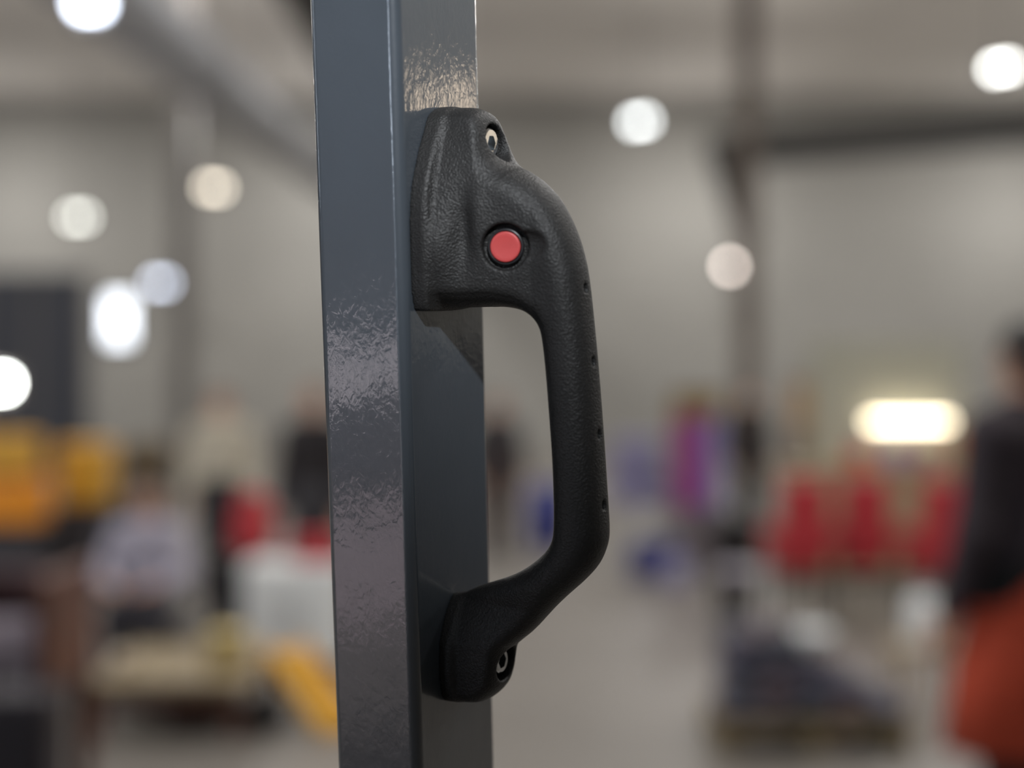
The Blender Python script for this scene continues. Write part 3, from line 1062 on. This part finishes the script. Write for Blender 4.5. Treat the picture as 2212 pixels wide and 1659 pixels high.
# brown and black boxes under the table
p = at(430, 0, 7)
crate('storage_box', 'brown storage box on the floor under the oak table', 'box', (p.x + 0.0, 7.0, 0), 0.26, 0.3, 0.16, mat('brown_plastic', (84, 58, 42), 0.6))
p = at(572, 0, 6.9)
crate('storage_box', 'black storage box on the floor right of the oak table', 'box', (p.x, 6.9, 0), 0.16, 0.26, 0.13, M_black)
# plum armchair at the left edge, lilac cushion, black suitcase
p = at(45, 0, 5.15)
t = thing('armchair', 'dark plum armchair with brown wooden frame at the left edge', 'armchair', (p.x, 5.15, 0))
M_plum = mat('plum_cloth', (62, 40, 44), 0.85, var=0.2, scale=14, bump=0.3)
box('backrest', M_plum, t, -0.24, 0.10, 0.16, 0.28, 0.38, 0.93, 0.04)
box('seat', M_plum, t, -0.24, 0.10, -0.26, 0.17, 0.36, 0.50, 0.03)
for s, xx in ((-1, -0.30), (1, 0.155)):
    box('arm', M_wood_b, t, xx - 0.025, xx + 0.025, -0.28, 0.28, 0.56, 0.96, 0.012)
    for yy in (-0.22, 0.22):
        box('leg', M_wood_b, t, xx - 0.03, xx + 0.03, yy - 0.03, yy + 0.03, 0, 0.56, 0.004)
p = at(0, 0, 5.15)
t = thing('cushion', 'lilac-grey cushion on the plum armchair', 'cushion', (p.x, 5.20, 0.505))
link('cushion_body', blob_mesh('cushion_body', [bone((-0.08, 0, 0.12), (0.08, 0, 0.12), 0.12, 0.12, (1, 0.5, 1)), bone((-0.1, 0, 0.22), (0.1, 0, 0.22), 0.06, 0.06, (1, 0.6, 1))], 0.01),
     mat('lilac_cloth', (150, 142, 152), 0.85), t)
p = at(40, 0, 4.6)
t = thing('suitcase', 'black upright suitcase in the lower left corner', 'suitcase', (p.x, 4.6, 0))
box('suitcase_body', mat('suitcase_black', (34, 28, 36), 0.5), t, -0.19, 0.13, -0.12, 0.12, 0.05, 0.66, 0.035)
bm = bmesh.new()
for k_ in range(5):
    xx = -0.15 + k_ * 0.06
    add_box(bm, xx - 0.008, xx + 0.008, -0.125, -0.118, 0.1, 0.62, 0.002)
bm_obj('ribs', bm, MATS['suitcase_black'], t)
for sx in (-0.15, 0.09):
    for sy in (-0.08, 0.08):
        bm = bmesh.new()
        add_tube(bm, (sx - 0.012, sy, 0.028), (sx + 0.012, sy, 0.028), 0.028, n=16)
        bm_obj('wheel', bm, M_tyre, t)
bm = bmesh.new()
for a, b in (((-0.1, 0.05, 0.65), (-0.1, 0.05, 0.72)), ((-0.1, 0.05, 0.72), (0.04, 0.05, 0.72)), ((0.04, 0.05, 0.72), (0.04, 0.05, 0.65))):
    add_tube(bm, a, b, 0.01)
bm_obj('carry_handle', bm, M_black, t)

# dark partition far left
p0, p1 = at(-160, 0, 24), at(190, 0, 24)
t = thing('partition', 'dark grey exhibition partition far back on the left', 'partition', ((p0.x + p1.x) / 2, 24, 0))
wd = (p1.x - p0.x)
for k_ in range(3):
    a = -wd / 2 + wd * k_ / 3
    box('panel', mat('partition_grey', (56, 58, 66), 0.7), t, a + 0.02, a + wd / 3 - 0.02, -0.02, 0.02, 0.1, 3.4, 0.004)
for k_ in range(4):
    a = -wd / 2 + wd * k_ / 3
    box('upright', M_steel, t, a - 0.03, a + 0.03, -0.03, 0.03, 0, 3.45, 0)


# ------------------------------------------------------------------ right part of the stands
def rollup(label, px, Y, wd, z0, z1, bands, rz=0.0):
    p = at(px, 0, Y)
    t = thing('rollup_banner', label, 'banner', (p.x, Y, 0), rz)
    box('banner_foot', M_steel, t, -wd / 2 - 0.02, wd / 2 + 0.02, -0.1, 0.1, 0, 0.07, 0.01)
    bm = bmesh.new()
    add_tube(bm, (0, 0.05, 0.07), (0, 0.05, z1 + 0.01), 0.012)
    bm_obj('pole', bm, M_steel, t)
    # printed sheet: colour fields across and along
    m = bpy.data.materials.new('banner_print_%d' % px)
    m.use_nodes = True
    nt = m.node_tree
    b = nt.nodes['Principled BSDF']
    b.inputs['Roughness'].default_value = 0.6
    tc = nt.nodes.new('ShaderNodeTexCoord')
    sx = nt.nodes.new('ShaderNodeSeparateXYZ')
    nt.links.new(tc.outputs['Object'], sx.inputs[0])
    cur = None
    for axis, lo, hi, rgb in bands:
        g1 = nt.nodes.new('ShaderNodeMath')
        g1.operation = 'GREATER_THAN'
        g1.inputs[1].default_value = lo
        g2 = nt.nodes.new('ShaderNodeMath')
        g2.operation = 'LESS_THAN'
        g2.inputs[1].default_value = hi
        mu = nt.nodes.new('ShaderNodeMath')
        mu.operation = 'MULTIPLY'
        for gg in (g1, g2):
            nt.links.new(sx.outputs[axis], gg.inputs[0])
        nt.links.new(g1.outputs[0], mu.inputs[0])
        nt.links.new(g2.outputs[0], mu.inputs[1])
        mix = nt.nodes.new('ShaderNodeMix')
        mix.data_type = 'RGBA'
        mix.inputs[7].default_value = lin(rgb) + (1,)
        nt.links.new(mu.outputs[0], mix.inputs[0])
        if cur is None:
            mix.inputs[6].default_value = lin(rgb) + (1,)
        else:
            nt.links.new(cur.outputs[2], mix.inputs[6])
        cur = mix
    nt.links.new(cur.outputs[2], b.inputs['Base Color'])
    box('banner_sheet', m, t, -wd / 2, wd / 2, -0.003, 0.003, z0, z1, 0)
    box('top_rail', M_steel, t, -wd / 2 - 0.01, wd / 2 + 0.01, -0.012, 0.012, z1, z1 + 0.025, 0)
    return t


rollup('magenta and lilac roll-up banner with red edge and yellow head', 1506, 12.5, 0.43, 0.07, 1.52,
       [('X', -9, 9, (150, 56, 138)), ('X', 0.06, 9, (138, 132, 178)), ('X', -9, -0.16, (150, 66, 78)), ('Z', -9, 0.56, (120, 112, 116)), ('Z', 1.32, 9, (140, 112, 48))])
rollup('narrow tan-brown roll-up banner right of the brown column', 1750, 16, 0.42, 0.07, 1.62,
       [('X', -9, 9, (150, 116, 76)), ('Z', -9, 1.1, (96, 78, 64))])

# blue barrel
p = at(1182, 0, 14.5)
t = thing('barrel', 'blue plastic barrel seen inside the handle opening', 'barrel', (p.x, 14.5, 0))
M_blue = mat('barrel_blue', (44, 52, 128), 0.5, var=0.08)
bm = bmesh.new()
add_lathe(bm, [(0.17, 0), (0.19, 0.03), (0.2, 0.14), (0.21, 0.16), (0.2, 0.18), (0.2, 0.40), (0.21, 0.42), (0.2, 0.44), (0.18, 0.58), (0.16, 0.60)], 32)
bm_obj('barrel_body', bm, M_blue, t, smooth=True)
bm = bmesh.new()
add_lathe(bm, [(0.165, 0.60), (0.165, 0.63), (0.15, 0.635)], 32)
bm_obj('lid', bm, mat('barrel_lid', (110, 112, 150), 0.4), t)


def chair(label, loc, rz, m, w=0.44, seat=0.45, back=0.95, group=None, cat='chair', name='chair', deep=0.44, ml=None):
    t = thing(name, label, cat, loc, rz, group)
    box('seat', m, t, -w / 2, w / 2, -deep / 2, deep / 2, seat - 0.1, seat, 0.03)
    box('backrest', m, t, -w / 2, w / 2, deep / 2 - 0.07, deep / 2 + 0.03, seat - 0.02, back, 0.035)
    for s in (-1, 1):
        box('arm', m, t, s * w / 2 - 0.035, s * w / 2 + 0.035, -deep / 2, deep / 2, seat + 0.02, seat + 0.2, 0.025)
        for yy in (-deep / 2 + 0.04, deep / 2 - 0.04):
            bm = bmesh.new()
            add_tube(bm, (s * (w / 2 - 0.03), yy, seat - 0.1), (s * (w / 2 - 0.02), yy * 1.08, 0), 0.018, 0.012)
            bm_obj('leg', bm, ml or M_black, t)
    return t


rc = chair('leftmost of the three red armchairs', g(1722, 10), 0.25, M_redm, w=0.32, back=0.97, deep=0.36)
p = g(1862, 10.15)
dup(rc, p, PI - 0.1, 'middle one of the three red armchairs, back to the viewer', None)
p = g(2016, 9.9)
dup(rc, p, PI + 0.2, 'rightmost of the three red armchairs, behind the orange skirt', None)
rc.rotation_euler[2] = PI + 0.15

chair('lavender upholstered chair right of the grip', g(1385, 13.2), 0.1, mat('lavender_cloth', (138, 134, 162), 0.8), w=0.46, seat=0.62, back=1.12, ml=M_steel)
t = thing('bag', 'navy blue bag on the floor before the lavender chair', 'bag', g(1412, 12.2))
link('bag_body', blob_mesh('bag_body', [bone((-0.06, 0, 0.14), (0.06, 0, 0.14), 0.15, 0.15, (1, 0.6, 1.6))], 0.012, cut=lambda X, Y, Z: -Z), mat('navy_cloth', (58, 60, 118), 0.8), t)
bm = bmesh.new()
for k_ in range(8):
    a0, a1 = PI * k_ / 8, PI * (k_ + 1) / 8
    add_tube(bm, (0.08 * math.cos(a0), 0, 0.36 + 0.1 * math.sin(a0)), (0.08 * math.cos(a1), 0, 0.36 + 0.1 * math.sin(a1)), 0.01, n=8)
bm_obj('strap', bm, M_black, t)
crate('storage_box', 'pale lilac storage box right of the navy bag', 'box', g(1462, 11.8), 0.18, 0.2, 0.2, mat('lilac_plastic', (168, 166, 196), 0.5))

# display counter with light bar at the right
pL, pR = at(1700, 0, 12), at(2120, 0, 12)
cxr = (pL.x + pR.x) / 2
hw = (pR.x - pL.x) / 2
t = thing('display_counter', 'beige display counter with pale back board and warm light bar on the right', 'counter', (cxr, 12, 0))
M_tan = mat('counter_beige', (168, 150, 120), 0.6)
box('counter_body', M_tan, t, -hw, hw, 0, 0.5, 0.05, 0.90, 0.006)
box('counter_top', M_tan, t, -hw - 0.02, hw + 0.02, -0.03, 0.52, 0.90, 0.94, 0.006)
box('kickboard', M_black, t, -hw + 0.03, hw - 0.03, 0.03, 0.47, 0, 0.05, 0)
t = thing('display_board', 'pale sage board with glowing light bar standing on the beige counter', 'board', (cxr, 12, 0.94))
zo = 0.94
box('back_board', mat('board_sage', (176, 176, 160), 0.7), t, -hw + 0.28, hw, 0.47, 0.51, 0, 1.01, 0.004)
pl = at(1972, 912, 12.2)
lb = box('light_bar', mat('light_bar_glow', (255, 240, 208), 0.3, var=0, emit=9.0), t, pl.x - cxr - 0.325, pl.x - cxr + 0.325, 0.30, 0.33, pl.z - 0.028 - zo, pl.z + 0.028 - zo, 0)
lb['label'] = 'glowing warm white light bar'
for s in (-1, 1):
    box('bar_bracket', M_steel, t, pl.x - cxr + s * 0.32 - 0.01, pl.x - cxr + s * 0.32 + 0.01, 0.33, 0.47, pl.z - 0.02 - zo, pl.z + 0.02 - zo, 0)
for px, wd, hh, rgb, nm, lab in ((1855, 0.15, 0.12, (214, 92, 36), 'orange_plastic', 'orange box on the beige counter'),
                                 (1938, 0.13, 0.17, (128, 84, 170), 'purple_plastic', 'purple box on the beige counter under the light bar'),
                                 (2000, 0.16, 0.11, (150, 76, 120), 'mauve_plastic', 'mauve box on the beige counter right of the purple one'),
                                 (1880, 0.12, 0.20, (160, 150, 168), 'greylilac_plastic', 'grey-lilac box on the counter behind the orange box')):
    yy = 12.12 if 'behind' not in lab else 12.32
    crate('storage_box', lab, 'box', (at(px, 0, 12.1).x, yy, 0.94), wd, 0.14, hh, mat(nm, rgb, 0.5))
# brown carton right of it, on the counter end
crate('storage_box', 'brown carton on the right end of the beige counter', 'box', (at(2092, 0, 12.1).x, 12.2, 0.94), 0.17, 0.2, 0.28, mat('carton_brown', (150, 92, 58), 0.7))

# black bin beside the red chairs, pale stool before it
p = g(1588, 10.4)
t = thing('waste_bin', 'black waste bin left of the red armchairs', 'bin', p)
bm = bmesh.new()
add_lathe(bm, [(0.13, 0), (0.165, 0.58), (0.175, 0.60), (0.175, 0.62), (0.15, 0.62), (0.12, 0.05)], 28)
bm_obj('bin_body', bm, M_black, t, smooth=True)
bm = bmesh.new()
add_lathe(bm, [(0.178, 0.62), (0.17, 0.66), (0.08, 0.70)], 28)
bm_obj('lid', bm, M_black, t)
p = g(1592, 9.2)
t = thing('stool', 'pale grey round stool in front of the black bin', 'stool', p)
bm = bmesh.new()
add_lathe(bm, [(0.11, 0.40), (0.125, 0.42), (0.125, 0.45), (0.11, 0.47)], 28)
bm_obj('seat', bm, mat('pale_grey_vinyl', (160, 154, 164), 0.6), t)
for k_ in range(4):
    a = PI / 4 + k_ * PI / 2
    bm = bmesh.new()
    add_tube(bm, (0.08 * math.cos(a), 0.08 * math.sin(a), 0.40), (0.13 * math.cos(a), 0.13 * math.sin(a), 0), 0.012)
    bm_obj('leg', bm, M_steel, t)

# pallet with a heap of dark sacks
YP = 6.7
xa, xb = at(1535, 0, YP).x, at(1935, 0, YP).x
t = thing('pallet', 'olive-brown wooden pallet under the heap of dark sacks', 'pallet', ((xa + xb) / 2, YP, 0))
M_pal = mat('pallet_wood', (112, 98, 70), 0.7, var=0.25, scale=12)
pw = (xb - xa) / 2
for k_ in range(5):
    y0_ = -0.30 + k_ * 0.125
    box('slat', M_pal, t, -pw, pw, y0_, y0_ + 0.1, 0.10, 0.122, 0.003)
for s in (-1, 0, 1):
    box('bearer', M_pal, t, s * (pw - 0.05) - 0.045, s * (pw - 0.05) + 0.045, -0.30, 0.30, 0, 0.10, 0.003)
sack_col = [(88, 88, 102), (96, 90, 100), (78, 80, 88), (102, 86, 90), (84, 86, 104)]
base_meshes = []
for k_ in range(5):
    rr = random.uniform(0.9, 1.1)
    me_ = blob_mesh('sack_body', [bone((-0.028 * rr, 0, 0.05), (0.028 * rr, 0.01, 0.05), 0.048, 0.044, (1, 1.5, 1.0)), bone((0.0, -0.03, 0.053), (0.01, 0.03, 0.055), 0.042, 0.042, (1.5, 1, 1.0))], 0.008, 0.03)
    me_.materials.append(mat('sack_%d' % k_, sack_col[k_], 0.8, var=0.3, scale=25, bump=0.5, bscale=30))
    base_meshes.append(me_)
M_tie = mat('sack_tie', (120, 112, 104), 0.8)
rows = [(0, 5, 0.122), (1, 4, 0.222), (2, 3, 0.321), (3, 2, 0.42)]
names = ['first', 'second', 'third', 'fourth', 'fifth']
lay = ['bottom', 'second', 'third', 'topmost']
for li, n, zz in rows:
    for dep, yo in (('front', -0.16), ('rear', 0.10)):
        for k_ in range(n):
            xx = xa + 0.09 + k_ * 0.165 + random.uniform(-0.008, 0.008) + 0.01 * li
            o = thing('sack', 'dark grey sack, %s from the left in the %s row of the heap\'s %s layer' % (names[k_], dep, lay[li]), 'sack',
                      (xx, YP + yo + random.uniform(-0.01, 0.01), zz), random.uniform(-0.12, 0.12), 'dark sacks heaped on the pallet')
            b_ = bpy.data.objects.new('sack_body', base_meshes[(k_ + li * 2 + (dep == 'rear')) % 5])
            COL.objects.link(b_)
            b_.parent = o
            bm = bmesh.new()
            add_tube(bm, (0.062, 0, 0.055), (0.086, 0, 0.058), 0.012, 0.02, n=10)
            bm_obj('sack_neck', bm, M_tie, o, smooth=True)
t = thing('bowl', 'small white bowl on top of the dark sack heap', 'bowl', (at(1742, 0, YP).x, YP - 0.16, 0.42))
bm = bmesh.new()
add_lathe(bm, [(0.03, 0), (0.035, 0.008), (0.07, 0.05), (0.085, 0.1), (0.08, 0.1), (0.062, 0.05), (0.02, 0.014)], 28)
bm_obj('bowl_wall', bm, M_white, t, smooth=True)
bm = bmesh.new()
add_lathe(bm, [(0.033, 0.0), (0.033, -0.004), (0.028, -0.004)], 28)
bm_obj('bowl_foot', bm, M_white, t)
# white canister on a small tan stool
p = g(1993, 7.4)
table('side_table', 'small tan side table under the white canister', 'table', p[0] - 0.15, p[0] + 0.15, 7.25, 7.55, 0.30, M_tan, M_tan, th=0.03, leg=0.03, apron=False)
t = thing('canister', 'white canister on the small tan side table', 'canister', (p[0], 7.4, 0.30))
bm = bmesh.new()
add_lathe(bm, [(0.075, 0), (0.08, 0.01), (0.08, 0.2), (0.06, 0.235), (0.03, 0.245)], 28)
bm_obj('canister_body', bm, M_white, t, smooth=True)
bm = bmesh.new()
add_lathe(bm, [(0.03, 0.245), (0.034, 0.25), (0.034, 0.285), (0.028, 0.29)], 20)
bm_obj('cap', bm, mat('cap_grey', (150, 150, 152), 0.5), t)
